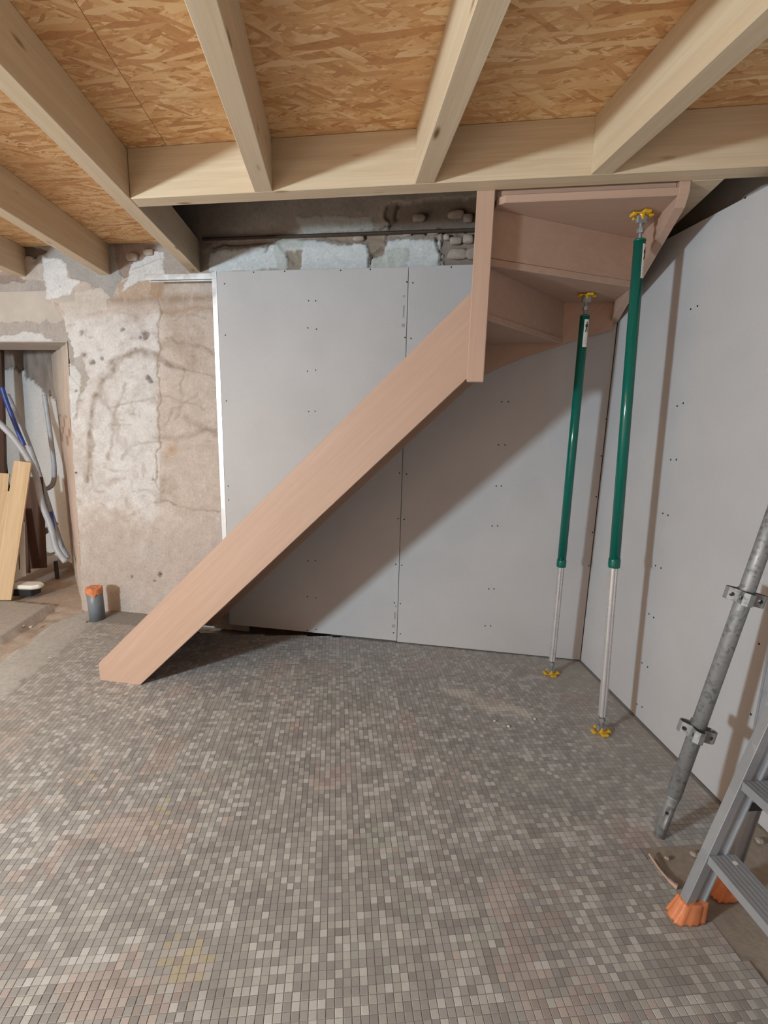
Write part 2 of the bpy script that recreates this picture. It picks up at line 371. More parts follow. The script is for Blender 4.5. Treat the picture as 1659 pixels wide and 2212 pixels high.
fld = np.minimum(np.minimum((pu-128)/30, (372-pu)/45), np.minimum((pv-668)/40, (1150-pv)/95))
wash = np.clip(np.minimum(fld, 1.1)+1.5*n1+.9*n2-.1, 0, 1); blend(wash*.88, (230, 228, 227), .002)
dab = np.clip((fbm(pu/13+3, pv/24, 300, 3)-.10)*7, 0, 1)*np.clip(.6+2*n1, 0, 1); blend(dab*.5, (186, 170, 158), -.0015)
scr = np.clip((fbm(pu/7, pv/20, 310, 3)-.12)*8, 0, 1); blend(scr*((pu > 335)*.6+.12), (232, 226, 220), .001)
scr = np.clip((fbm(pu/22, pv/9, 320, 3)-.16)*8, 0, 1); blend(scr*.38*(pv > 660), (168, 150, 136), -.001)
blend((pu > 345)*.55, (218, 203, 192)); blend(np.clip(n1*3-.2, 0, 1)*(pu > 345)*.8, (176, 156, 138))
blend(np.clip((pv-1110)/90, 0, 1)*.75, (200, 187, 179)); blend(np.clip((n1+n3)*2.5-.1, 0, 1)*np.clip((pv-1080)/120, 0, 1)*.6, (206, 200, 196))
# brush-combed glue marks
for pts, w, a in (([(188, 1040), (192, 960), (200, 890), (222, 820), (255, 775), (300, 760), (345, 772), (395, 800)], 7, .8),
                  ([(165, 900), (172, 850), (190, 805)], 5, .6), ([(240, 990), (240, 930), (250, 870), (270, 830)], 4, .5),
                  ([(228, 880), (300, 862), (360, 858), (440, 880)], 3, .5), ([(360, 730), (420, 745), (470, 765)], 3, .55),
                  ([(345, 780), (395, 800), (470, 815)], 3, .5), ([(265, 985), (300, 955), (345, 958)], 3, .5), ([(395, 800), (392, 850), (380, 910)], 3, .5),
                  ([(340, 1082), (400, 1095), (475, 1105)], 3, .6), ([(400, 905), (430, 925), (465, 935)], 8, .55), ([(330, 940), (380, 950), (440, 930), (470, 925)], 6, .5),
                  ([(210, 850), (250, 905), (250, 960)], 4, .45), ([(300, 1060), (350, 1062)], 5, .5), ([(205, 1060), (200, 1000), (196, 930)], 5, .5),
                  ([(425, 850), (380, 880), (352, 930)], 3, .45), ([(375, 690), (400, 680), (440, 690)], 3, .5)):
    blend(soft(segdist(wu, wv, pts), w*1.5)*a*np.clip(.8+2*n2, .2, 1.2), (150, 132, 116), -.002)
brown = soft(np.abs(pv-(650-.02*(pu-120))), 16)*((pu > 118) & (pu < 475))*np.clip(.9+2.2*n3, 0, 1); blend(brown*.8, (168, 144, 120), -.002)
blend(soft(np.abs(wv-670), 12)*((pu > 345) & (pu < 475))*.7, (180, 150, 124))
blend(soft(np.abs(wu-343), 3)*((pv > 610) & (pv < 1060))*.75, (158, 134, 112), -.003); blend(soft(np.hypot(wu-372, wv-975), 22)*.8, (190, 156, 118))
blend(poly([(255, 605), (330, 600), (330, 640), (262, 645)])*.6, (196, 168, 140)); blend(poly([(330, 605), (352, 605), (350, 640), (325, 640)])*.7, (182, 150, 118))
# cement and stone at the top
blend(poly([(-80, 590), (95, 605), (112, 660), (135, 690), (160, 760), (150, 800), (180, 840), (110, 790), (-80, 745)]), (182, 174, 168), -.006, .25*n3)
blend(poly([(60, 520), (260, 520), (262, 600), (240, 650), (205, 625), (155, 600), (130, 560), (70, 570)]), (176, 172, 168), -.004)
blend(poly([(240, 520), (360, 520), (350, 560), (300, 580), (265, 600), (245, 560)]), (170, 150, 140), -.010); blend(poly([(330, 520), (440, 520), (440, 600), (355, 592)]), (186, 178, 172), -.004)
blend(poly([(92, 552), (135, 555), (150, 600), (175, 610), (150, 640), (104, 646)]), (232, 231, 231), .006)
blend(poly([(275, 592), (290, 570), (330, 545), (348, 545), (356, 605), (300, 605), (268, 625)]), (230, 229, 228), .005)
blend(poly([(140, 640), (215, 625), (235, 640), (232, 670), (150, 690), (130, 660)])*.75, (222, 214, 206), .003)
blend(poly([(-20, 590), (110, 540), (60, 530), (-20, 520)]), (128, 112, 104), -.02); blend(poly([(-20, 585), (60, 600), (20, 612), (-20, 612)])*.7, (150, 128, 116), -.01)
blend(poly([(-60, 722), (60, 718), (112, 730), (112, 745), (-60, 745)]), (216, 216, 216), .004)
blend(poly([(120, 780), (175, 770), (195, 815), (178, 850), (130, 840)])*.8, (178, 172, 162), -.004)
blend(poly([(120, 785), (150, 785), (175, 812), (160, 930), (135, 900)])*.9, (228, 227, 226), .004)
blend(poly([(108, 930), (142, 930), (146, 1180), (120, 1180)])*.7, (188, 170, 162), -.003)
for (hx, hy, rr) in ((313, 722, 9), (323, 823, 7), (270, 712, 3), (290, 755, 3), (198, 785, 5), (222, 775, 4), (150, 647, 3), (345, 1240, 5), (333, 1255, 3), (280, 1247, 3), (168, 1022, 3), (336, 1034, 2.5), (300, 725, 5), (180, 768, 6), (175, 724, 4), (160, 845, 3)):
    dd = np.hypot(wu-hx, (wv-hy)*.85); blend(soft(dd, rr*1.9)*.55, (190, 176, 168), -.004); blend((dd < rr*.75).astype(float)*.85, (170, 152, 140), -.035)
sp_ = (fbm(pu/5, pv/5, 140, 2) > .30).astype(float)*np.clip(n1*4+.5, 0, 1); blend(sp_*.45, (150, 134, 120), -.001)
pos2 = P0[None]+U[None]*s[:, None]+N[None]*(wd_(zz)+hgt)[:, None]; pos2[:, 2] = zz
q4 = gridq(len(sA), len(zA)); open_ = (zz < 1.958+.006*n2) & (s < -3.605+.02*n1+.012*n2); open_ |= (s > -2.575) & (zz > 2.36); q4 = q4[~open_[q4].all(1)&~(open_[q4].any(1)&(s[q4[:, 0]] < -3))]
col = col*np.array([.75, .75, .78])
wb = rawmesh('wall_back', pos2, q4, PLAST, None, np.clip(col, .01, .92)); struct(wb)
# the strip of the same wall seen above the lining, behind the stairwell
sB = np.arange(-2.585, .75, .0095); zB = np.arange(2.0, 3.3, .0095)
SG, ZG = np.meshgrid(sB, zB, indexing='ij'); s, zz = SG.ravel(), ZG.ravel()
pos = P0[None]+U[None]*s[:, None]+N[None]*wd_(zz)[:, None]; pos[:, 2] = zz; pu, pv = proj(pos[:, 0], pos[:, 1], pos[:, 2])
wu = pu+16*fbm(pu/22, pv/22, 150, 4); wv = pv+16*fbm(pu/22, pv/22, 160, 4); n1, n2, n3 = fbm(pu/40, pv/40, 170, 5), fbm(pu/10, pv/10, 180, 4), fbm(pu/16, pv/6, 190, 4)
col = np.tile(lin((176, 166, 158)), (len(s), 1))*(1+.3*n1[:, None]+.2*n2[:, None]); hgt = .008*n1+.005*n2
rl = pv-(518-.036*(pu-440))
blend(soft(np.abs(rl-8), 12)*np.clip(.8+3*n2, 0, 1)*.9, (140, 124, 116), -.008)
for p in ([(455, 545), (600, 528), (640, 575), (455, 590)], [(640, 520), (690, 522), (790, 532), (805, 585), (640, 590)], [(825, 525), (880, 515), (950, 520), (955, 590), (840, 590)]): blend(poly(p), (214, 216, 220), .010)
for p in ([(590, 515), (660, 520), (625, 590), (600, 580)], [(640, 470), (800, 465), (805, 495), (660, 505)], [(790, 545), (880, 540), (880, 590), (800, 590)]): blend(poly(p)*.9, (196, 198, 196), .004)
for p in ([(620, 540), (655, 540), (650, 590), (622, 590)], [(690, 512), (830, 505), (830, 550), (800, 560), (790, 530)]): blend(poly(p)*.9, (150, 134, 120), -.012)
for p in ([(955, 500), (1060, 500), (1060, 590), (965, 585), (950, 545)], [(830, 440), (1060, 420), (1060, 500), (840, 505)]): blend(poly(p)*.9, (140, 126, 118), -.022)
for pts in ([(800, 590), (802, 552), (830, 530), (838, 500)], [(575, 540), (582, 520), (640, 505)], [(952, 590), (948, 545), (940, 515)], [(860, 440), (850, 480), (810, 500)], [(460, 530), (575, 522)]):
    blend(soft(segdist(wu, wv, pts), 4)*.95, (140, 124, 116), -.035)
pos2 = P0[None]+U[None]*s[:, None]+N[None]*(wd_(zz)+hgt)[:, None]; pos2[:, 2] = zz
q4 = gridq(len(sB), len(zB)); q4 = q4[~((s < -2.25) & (zz < 2.355))[q4].any(1)]
rawmesh('exposed_masonry', pos2, q4, PLAST, wb, np.clip(col, .01, .92))
bm = BM(); box(bm, -3.50, .75, .32, .5, 0, 3.3); box(bm, -2.25, .75, .17, .3, 0, 2.02); box(bm, -2.25, .75, .2, .5, 3.28, 4.8); box(bm, -4.9, -2.24, .2, .5, 2.68, 4.8)
new_obj('rubble_core', bm, DIRTY, wb, MW)
for i, (px, py, w, h) in enumerate(((905, 470, .10, .05), (985, 462, .12, .06), (1012, 470, .07, .06), (985, 520, .10, .05), (1012, 515, .08, .06), (990, 548, .16, .07), (1022, 548, .10, .08), (965, 512, .05, .04), (840, 548, .06, .05), (935, 500, .09, .04), (775, 515, .09, .035), (880, 505, .07, .03), (285, 555, .10, .06), (320, 545, .09, .05))):
    ss, zq = on_d(px, py, -.18); bm = BM(); bmesh.ops.create_icosphere(bm, subdivisions=2, radius=.5)
    for v in bm.verts:
        v.co = Vector([math.copysign(abs(c_)**.62*.65, c_) for c_ in v.co]); v.co *= 1+.25*(random.random()-.5)
        v.co = Vector((v.co.x*w, v.co.y*.05, v.co.z*h))
    new_obj('stone', bm, STONE, wb, MW@Matrix.Translation((ss, .185+.004*(i % 3), zq)), True)
# deep opening at the left end: reveal, lintel, pale wall of the space behind
A0 = P(-3.600, -.062, 0); A1 = np.array([-2.62, 4.98, 0]); A2 = np.array([-3.75, 6.0, 0])
def strip(name, pts, z0, z1, fn, step=.02, parent=None, lean=False):
    L = [0]
    for a, b in zip(pts[:-1], pts[1:]): L.append(L[-1]+np.linalg.norm(np.subtract(b, a)))
    t = np.arange(0, L[-1]+step, step); t[-1] = L[-1]; zq = np.arange(z0, z1+step, step); pp = np.array(pts)
    X = np.interp(t, L, pp[:, 0]); Y = np.interp(t, L, pp[:, 1]); T, Z = np.meshgrid(t, zq, indexing='ij')
    c, hh = fn(T.ravel(), Z.ravel()); V = np.c_[np.repeat(X, len(zq)), np.repeat(Y, len(zq))-hh, Z.ravel()]
    if lean: V[:, :2] += N[None, :2]*((wd_(V[:, 2])-wd_(0))*(1-T.ravel()/L[-1])-.004)[:, None]; V[:, 1] += hh*np.clip(1-T.ravel()/.06, 0, 1)
    return rawmesh(name, V, gridq(len(t), len(zq)), PLAST, parent, c)
def reveal(t, z):
    n = fbm(t*9, z*5, 200, 5); br = (np.floor(z/.075)+np.floor(t/.2)) % 3
    c = np.tile(lin((196, 182, 172)), (len(t), 1))*(1+.3*n[:, None]); m = (z < 1.45) & (z > .2)
    c = np.where(m[:, None], c*.6+.4*lin((196, 168, 156)), c); c = np.where(((br == 0) & m & (z > 1.2))[:, None], lin((166, 138, 122)), c); return c, .03*n
def farwall(t, z):
    n = fbm(t*7, z*7, 210, 5); top = z+.14*n-.35*np.clip(t-.2, 0, 1) > 1.52
    c = np.where(top[:, None], lin((152, 142, 138))*(1+.8*n[:, None]), lin((226, 228, 233))*(1+.1*n[:, None]))
    return c, np.where(top, -.03+.05*n, .01*n)
wn = strip('wall_niche', [A0[:2], A1[:2]], -.05, 1.97, reveal, .02, None, True); struct(wn)
wf = strip('wall_niche_far', [A1[:2]+np.array([.22, -.20]), A2[:2]], -.05, 2.3, farwall); struct(wf)
bm = BM(); box(bm, -6.6, -3.52, .172, .60, 1.956, 2.3); box(bm, -6.9, -6.3, .1, 1.2, 0, 2.65)
struct(new_obj('wall_over_opening', bm, DIRTY, None, MW))
# other walls of the room
bm = BM(); box(bm, 1.70, 1.85, -3.1, 4.0, -.05, 4.8); struct(new_obj('wall_right', bm, DIRTY))
bm = BM(); box(bm, -5.15, -5.0, -3.1, 5.2, -.05, 2.65); struct(new_obj('wall_left', bm, WARM_BOUNCE))
bm = BM(); box(bm, -5.1, 1.75, -3.25, -3.1, -.05, 2.65); struct(new_obj('wall_front', bm, WARM_BOUNCE))
# ---- plasterboard lining, back and right
def sheets(name, parts, M, screws, frame=True):
    e = empty(name, mat=M); struct(e); out = []
    for (a0, a1, z0, z1) in parts:
        bm = BM(); box(bm, a0, a1, 0, .0125, z0, z1, .0012); out.append((new_obj('plasterboard', bm, BOARD, e), a0, a1))
    for a, zq in screws:
        for o, a0, a1 in out:
            if a0-.08 <= a <= a1:
                sc = bpy.data.objects.new('screw', SCREWM); link(sc, o); sc.location = (a, 0, zq); sc.rotation_euler = (0, random.random()*3, 0)
    return e, out
bm = BM(); tube(bm, [(0, .003, 0), (0, -.0006, 0)], [.0035, .0046], 8); SCREWM = bpy.data.meshes.new('screw'); bm.to_mesh(SCREWM); bm.free(); SCREWM.materials.append(SCREW)
sp = []
for px in (665, 682): sp += [(px+random.uniform(-2, 2), py+random.uniform(-2, 2)) for py in (651, 709, 801, 890, 1139, 1212, 1290, 1360)]
for x0, x1, py in ((879, 892, 609), (875, 888, 729), (863, 878, 1022), (860, 873, 1120), (855, 868, 1219), (852, 865, 1302), (850, 865, 1367)): sp += [(x0, py), (x1, py+2)]
for x0, x1, py in ((1084, 1098, 868), (1077, 1091, 961), (1072, 1083, 1050), (1063, 1075, 1136), (1056, 1067, 1272), (1048, 1060, 1352)): sp += [(x0, py), (x1, py)]
sp += [(485, 613), (487, 724), (489, 866), (493, 1050), (494, 1080), (548, 588), (615, 586), (736, 584), (800, 582), (975, 577), (1310, 905), (1299, 985), (1288, 1073), (1280, 1150), (1272, 1222)]
bl, bs = sheets('wall_back_lining', ((-2.361, -1.1595, .012, 2.352), (-1.1565, .0188, .006, 2.356)), MW, [on_d(px, py, 0) for px, py in sp])
for px, py, w, h in ((873, 640, .012, .012), (872, 673, .010, .07), (871, 703, .02, .02)):
    a, zq = on_d(px, py, 0); bm = BM(); box(bm, a-w/2, a+w/2, -.0004, .001, zq-h/2, zq+h/2); new_obj('stamp', bm, MARK, bs[0][0])
for px, py, w, h in ((855, 1310, .012, .012), (853, 1330, .012, .05), (850, 1352, .02, .02)):
    a, zq = on_d(px, py, 0); bm = BM(); box(bm, a-w/2, a+w/2, -.0004, .001, zq-h/2, zq+h/2); new_obj('stamp', bm, MARK, bs[0][0])
def channel(bm, pts, a0, a1, axis): prism(bm, pts, a0, a1, axis)
bm = BM(); box(bm, -2.367, -2.361, -.002, .05, .02, 2.352); box(bm, -2.40, -2.361, .012, .016, .02, 2.352); box(bm, -2.40, -2.361, .046, .05, .02, 2.352); new_obj('metal_stud', bm, ZINC, bl)
bm = BM(); box(bm, -2.86, -2.35, .006, .0075, 2.312, 2.345); box(bm, -2.86, -2.35, .006, .055, 2.344, 2.3455); box(bm, -2.86, -2.35, .0535, .055, 2.312, 2.345); box(bm, -2.86, -2.35, .003, .0065, 2.322, 2.327); new_obj('metal_rail', bm, ZINC, bl)
MR = Matrix(((0, 1, 0, 1.552), (1, 0, 0, 0), (0, 0, 1, 0), (0, 0, 0, 1)))      # local (y, depth, z)
MR = Matrix(((0, 1, 0, 1.552), (-1, 0, 0, 0), (0, 0, 1, 0), (0, 0, 0, 1)))     # local x = -y
sp = []
for x0, y0, x1, y1 in ((1492, 668, 1507, 661), (1463, 877, 1476, 871), (1449, 993, 1461, 993), (1432, 1109, 1443, 1113), (1416, 1222, 1428, 1227), (1402, 1326, 1412, 1334), (1387, 1432, 1399, 1441), (1376, 1521, 1387, 1527)): sp += [(x0, y0), (x1, y1)]
sp += [(1610, 427), (1640, 1391), (1622, 1543)]
rs = [(-on_x(px, py, 1.552)[1], on_x(px, py, 1.552)[2]) for px, py in sp]
rl_, rsheets = sheets('wall_right_lining', ((-2.7445, -1.503, .005, 2.352),), MR, rs)
bm = BM(); box(bm, -1.497, .9, .062, .0745, .005, 2.352, .001); new_obj('plasterboard', bm, BOARD, rl_)
bm = BM(); box(bm, -1.53, -1.503, .0128, .0608, .005, 2.35); new_obj('metal_stud', bm, ZINC, rl_)

# ---- ceiling: OSB panels
ce = empty('ceiling'); struct(ce); ZO = 2.5945
yh = lambda x_: yline(x_, .85); yw = lambda x_: yline(x_, -.19)
cols = (-4.98, -2.2, -.72, 1.68); rows = (-3.08, -1.20, .05, 1.30)
polys = [[(cols[i], rows[j]), (cols[i+1], rows[j]), (cols[i+1], rows[j+1]), (cols[i], rows[j+1])] for i in range(3) for j in range(3)]
polys += [[(-4.98, 1.3), (-2.2, 1.3), (-2.2, yw(-2.2)), (-4.98, yw(-2.2))], [(-2.2, 1.3), (-.72, 1.3), (-.72, yh(-.72)), (-.935, yh(-.935)), (-.935, yw(-.935)), (-2.2, yw(-2.2))], [(-.72, 1.3), (1.68, 1.3), (1.68, yh(1.68)), (-.72, yh(-.72))]]
for p in polys:
    c0 = np.mean(p, 0); q = [tuple(np.array(a)-np.sign(np.array(a)-c0)*.0012) for a in p]; bm = BM(); prism(bm, q, ZO, ZO+.018, 'z'); new_obj('osb_panel', bm, OSB, ce)
bm = BM(); box(bm, -1.2, 1.8, .5, 4.2, 4.75, 4.8); struct(new_obj('ceiling_upper', bm, DIRTY))

# ================================================================== BEAMS
ZB = 2.3985
def beam(name, label, a, b, w, z0=ZB, z1=ZO, lat=0, group=None, cat='beam'):
    """a, b: xy of the centre line"""
    a = Vector((a[0], a[1], z0)); b = Vector((b[0], b[1], z0)); L = (b-a).length; bm = BM(); box(bm, 0, L, -w/2, w/2, 0, z1-z0-.0005, .0025)
    return tag(new_obj(name, bm, PINE, None, axes(a, b-a, (0, 0, 1))), label, cat, group)
JX = ((-2.225, 'pine ceiling joist bearing on the rough wall beyond the wall opening', True), (-1.587, 'pine ceiling joist bearing on the bare plaster wall above the grey drain pipe', True),
      (-.938, 'long pine ceiling joist that the end of the header beam butts into', True), (-.307, 'short pine ceiling joist butting the header beam next to the long joist', False),
      (.339, 'middle short pine ceiling joist butting the header beam beside the newel post', False), (.974, 'short pine ceiling joist butting the header beam above the winder treads', False))
for xj, lb, full in JX:
    ye = min(yline(xj-.04, -.26), yline(xj+.04, -.26)) if full else yline(xj+.039, .9215)
    if full: beam('ceiling_joist', lb, (xj, -3.0), (xj, ye), .075, group='ceiling joists')
    else:
        bm = BM(); w = .0375; ya, yb = yline(xj-w, .9205), yline(xj+w, .9205)
        # square stock cut obliquely where it meets the header
        prism(bm, [(0, -w), (yb+3., -w), (ya+3., w), (0, w)], 0, ZO-ZB-.0005, 'z', .002)
        tag(new_obj('ceiling_joist', bm, PINE, None, axes((xj, -3., ZB), (0, 1, 0), (0, 0, 1))), lb, 'beam', 'ceiling joists')
xl = -.899
bm = BM(); sl0 = ((xl-P0[0])+.8325*.26093)/.96536; sl1 = ((xl-P0[0])+.9195*.26093)/.96536
prism(bm, [(sl0, -.8325), (sl1, -.9195), (.41, -.9195), (.41, -.8325)], ZB, ZO-.0005, 'z', .0025)
tag(new_obj('header_beam', bm, PINE, None, MW), 'thick pine header beam spanning the stairwell above the newel post', 'beam')
bm = BM(); prism(bm, [(.018, -.831), (.131, -.831), (.131, .15), (.018, .15)], ZB, ZO-.0005, 'z', .0025)
tag(new_obj('trimmer_beam', bm, PINE, None, MW), 'pine trimmer beam running from the header back over the winder stringer', 'beam')

# ================================================================== STAIRCASE
st = empty('staircase', mat=MW); tag(st, 'unfinished pink-beige wooden quarter-turn staircase with closed risers, newel post and wide stringers', 'staircase')
def spart(name, bm, m): return new_obj(name, bm, m, st)
bm = BM(); prism(bm, [(-2.727, 0), (-2.727, .100), (-.775, 2.026), (-.775, 1.672), (-2.478, 0)], -.826, -.790, 'y', .0015); spart('outer_stringer', bm, BEECH_S)
bm = BM(); box(bm, -.7815, -.7085, -.8315, -.7585, 1.652, 2.585, .003); spart('newel_post', bm, BEECH_Z)
bot = [(-2.478, .0), (-.80, 1.655), (-.70, 1.738), (-.60, 1.793), (-.45, 1.855), (-.2, 1.94), (-.012, 1.995)]
top = [(-.012, 2.40), (-.45, 2.27), (-.775, 2.05), (-2.727, .112), (-2.727, 0)]
bm = BM(); prism(bm, bot+top, -.034, -.004, 'y', .0012); spart('wall_stringer', bm, BEECH_S)
bm = BM(); prism(bm, [(-.004, 2.031), (-.4, 2.174), (-.80, 2.318), (-.829, 2.36), (-.829, 2.58), (-.004, 2.45)], -.022, .016, 'x', .0012); spart('side_stringer', bm, BEECH_X)
h = 2.60/12; g = .2195; s1 = -2.56; TH = .030
for k_ in range(1, 9):
    a, b = s1+(k_-1)*g, s1+k_*g
    bm = BM(); box(bm, a-.03, min(b+.012, -.785), -.790, -.034, k_*h-TH, k_*h, .003); spart('tread', bm, BEECH_X)
for k_ in range(1, 9):
    a = s1+(k_-1)*g; bm = BM(); box(bm, a, a+.014, -.790, -.034, max((k_-1)*h+.0, .002), k_*h-TH, .001); spart('riser', bm, BEECH_X)
NW = (-.735, -.770)
ptC, ptB, ptA = (-.80, -.034), (-.275, -.034), (-.010, -.335)
tr9 = [(-.80, -.79), (-.775, -.758), (-.715, -.758), (ptB[0]+.008, ptB[1]), (-.83, -.034), (-.83, -.79)]
tr10 = [(-.745, -.760), (-.712, -.764), (ptA[0], ptA[1]-.012), (-.010, -.034), (ptB[0]-.025, -.034)]
tr11 = [(-.735, -.758), (-.708, -.765), (-.700, -.80), (-.668, -.826), (-.010, -.826), (ptA[0], ptA[1]+.025)]
for k_, pts in ((9, tr9), (10, tr10), (11, tr11)):
    bm = BM(); prism(bm, pts, k_*h-TH, k_*h, 'z', .003); spart('tread', bm, BEECH_X)
def rboard(a, b, z0, z1, t=.014):
    a = Vector((*a, 0)); b = Vector((*b, 0)); L = (b-a).length; bm = BM(); box(bm, 0, L, -t/2, t/2, z0, z1, .001, axes(a, b-a, (0, 0, 1))); spart('riser', bm, BEECH_X)
rboard((-.785, -.76), (-.80, -.034), 8*h-.02, 9*h-TH); rboard((-.735, -.76), (-.283, -.035), 9*h, 10*h-TH); rboard((-.715, -.762), (-.012, -.338), 10*h, 11*h-TH)
bm = BM(); box(bm, -.70, -.024, -.800, -.786, 11*h, 12*h-.02, .001); spart('riser', bm, BEECH_X)

# ================================================================== PROPS
def prop(base, topc, ztop, zsplit, label):
    base = Vector(base); topv = Vector((topc[0], topc[1], ztop)); ax = (topv-base).normalized(); L = (topv-base).length
    e = empty('support_prop'); e.matrix_world = axes(base, (1, 0, 0), ax) if False else Matrix.Translation(base)@Vector((0, 0, 1)).rotation_difference(ax).to_matrix().to_4x4()
    tag(e, label, 'prop', 'telescopic stair props')
    zs = zsplit
    bm = BM(); tube(bm, [(0, 0, zs+.01), (0, 0, L-.105)], .0235, 24); bmesh.ops.translate(bm, verts=bm.verts[:], vec=(0, 0, 0)); new_obj('outer_tube', bm, GREEN, e, smooth=False)
    for p_ in e.children[-1].data.polygons: p_.use_smooth = len(p_.vertices) == 4
    bm = BM(); tube(bm, [(0, 0, zs-.025), (0, 0, zs-.02), (0, 0, zs+.012), (0, 0, zs+.020)], [.0255, .0265, .0265, .0238], 24); new_obj('end_collar', bm, GREEN, e, smooth=True)
    bm = BM(); tube(bm, [(0, 0, L-.110), (0, 0, L-.104), (0, 0, L-.1)], [.0240, .0240, .016], 24); new_obj('top_cap', bm, GREEN, e, smooth=True)
    prof = []
    for i in range(32):                                  # fluted inner tube
        a = 2*math.pi*i/32; r = 1-.14*(math.cos(4*a+.6) > .72); prof.append((r*math.cos(a), r*math.sin(a)))
    bm = BM(); tube(bm, [(0, 0, .088), (0, 0, zs-.022)], .0185, prof=prof); new_obj('inner_tube', bm, TUBEALU, e)
    for zc, sg in ((0., 1), (L, -1)):
        Mx = Matrix.Translation((0, 0, zc))@(Matrix() if sg > 0 else Matrix.Rotation(math.pi, 4, 'X'))
        pl = empty.__call__('x') if False else None
        bm = BM(); box(bm, -.045, .045, -.014, .014, .0, .007, .002); box(bm, -.014, .014, -.045, .045, .0005, .0068, .002)
        for a_ in range(4):
            Rm = Matrix.Rotation(a_*math.pi/2, 4, 'Z'); box(bm, .030, .045, -.016, .016, .002, .013, .002, Rm)
        tube(bm, [(0, 0, .006), (0, 0, .026)], [.014, .010], 12); new_obj('head_plate' if sg < 0 else 'foot_plate', bm, YELLOW, e, Mx)
        bm = BM(); tube(bm, [(0, 0, .014), (0, 0, .105)], .0065, 10)
        for q_ in range(16): tube(bm, [(0, 0, .030+q_*.0044), (0, 0, .032+q_*.0044)], .0078, 10)
        new_obj('jack_screw', bm, STEEL, e, Mx)
        bm = BM(); tube(bm, [(0, 0, .060), (0, 0, .078)], .015, 6); box(bm, -.022, .022, -.009, .009, .010, .040, .002); new_obj('swivel_nut', bm, STEEL, e, Mx)
    # sticker wrapped round the tube with a walking figure
    def wrap(a0, a1, z0, z1, r, m, name, par, nseg=10):
        bm = BM(); V = []
        for i in range(nseg+1):
            a = a0+(a1-a0)*i/nseg; V.append([bm.verts.new((rr*math.cos(a), rr*math.sin(a), zq)) for rr in (r, r-.0006) for zq in (z0, z1)])
        for i in range(nseg):
            A, B = V[i], V[i+1]
            for f in ((A[0], B[0], B[1], A[1]), (A[2], A[3], B[3], B[2]), (A[1], B[1], B[3], A[3]), (A[0], A[2], B[2], B[0])): bm.faces.new(f)
        bm.faces.new((V[0][0], V[0][1], V[0][3], V[0][2])); bm.faces.new((V[-1][0], V[-1][2], V[-1][3], V[-1][1])); return new_obj(name, bm, m, par)
    return e, wrap, L
p1 = on_z(1190, 1456); t1 = on_z(1268, 634, 10*h-TH)
e1, wrap, L1 = prop((p1[0], p1[1], .001), t1, 10*h-TH-.003, .70, 'green telescopic prop in the wall corner, carrying the lower winder tread')
p2 = on_z(1298, 1582); t2 = on_z(1387, 458, 11*h-TH)
e2, wrap2, L2 = prop((p2[0], p2[1], .001), t2, 11*h-TH-.004, .86, 'taller green telescopic prop carrying the top winder tread under the header')
def sticker(e, wrap, L, ang, z1, hgt_, wid):
    st_ = wrap(ang-wid, ang+wid, z1-hgt_, z1, .0241, WHITE, 'sticker', e)
    c_ = lambda a0, a1, z0, z1_, nm='pictogram': wrap(ang+a0, ang+a1, z1_*1., z0*1., .0247, INK, nm, st_, 3)
    zt = z1-.012
    for a0, a1, u0, u1 in ((-.10, .10, 0, .010), (-.20, .20, .011, .017), (-.13, .13, .017, .030), (-.30, -.18, .013, .026), (.18, .30, .013, .026), (-.18, -.04, .030, .042), (.04, .18, .030, .042), (-.28, -.14, .040, .050), (.14, .26, .040, .050)):
        c_(a0, a1, zt-u1, zt-u0)
    for k_, (a0, a1) in enumerate(((-.35, .30), (-.35, .1), (-.3, .34))): wrap(ang+a0, ang+a1, z1-hgt_+.018+k_*.012, z1-hgt_+.0195+k_*.012, .0246, MARK, 'small_print', st_, 4)
ang1 = math.atan2(-p1[1], -p1[0]); sticker(e1, wrap, L1, ang1+.62, L1-.125, .135, .58)
ang2 = math.atan2(-p2[1], -p2[0]); sticker(e2, wrap2, L2, ang2+1.22, L2-.125, .135, .58)

def cut(o, bm):
    """bore the closed shape bm out of the mesh of o"""
    bmesh.ops.recalc_face_normals(bm, faces=bm.faces[:]); m = bpy.data.meshes.new('cutter'); bm.to_mesh(m); bm.free()
    k = bpy.data.objects.new('cutter', m); link(k); k.matrix_world = o.matrix_world
    bpy.context.view_layer.update(); k.matrix_world = o.matrix_world
    md = o.modifiers.new('bore', 'BOOLEAN'); md.operation = 'DIFFERENCE'; md.solver = 'EXACT'; md.object = k
    dg = bpy.context.evaluated_depsgraph_get(); dg.update(); me = bpy.data.meshes.new_from_object(o.evaluated_get(dg)); o.modifiers.clear(); o.data = me
    bpy.data.objects.remove(k, do_unlink=True)
# ================================================================== SCAFFOLD STANDARD
b0 = on_z(1424, 1806); b0[2] = .003; axd = Vector((.188, .0, 1)).normalized()
e = empty('scaffold_standard'); e.matrix_world = Matrix.Translation(b0)@Vector((0, 0, 1)).rotation_difference(axd).to_matrix().to_4x4()
tag(e, 'galvanised scaffold tube with bracket clusters leaning against the plasterboard near the orange-footed ladder', 'scaffold pole')
bm = BM(); tube(bm, [(0, 0, .17), (0, 0, 1.86)], .0242, 24); new_obj('tube', bm, STEEL, e, smooth=True)
bm = BM(); tube(bm, [(0, 0, .004), (0, 0, .0), (0, 0, .14), (0, 0, .165), (0, 0, .18)], [.014, .0190, .0195, .0225, .0238], 20); spg = new_obj('spigot', bm, STEEL, e, smooth=True)
bm = BM(); aa = -2.35; tube(bm, [(math.cos(aa)*.03, math.sin(aa)*.03, .105), (-math.cos(aa)*.012, -math.sin(aa)*.012, .105)], .006, 12); cut(spg, bm)
VB = None
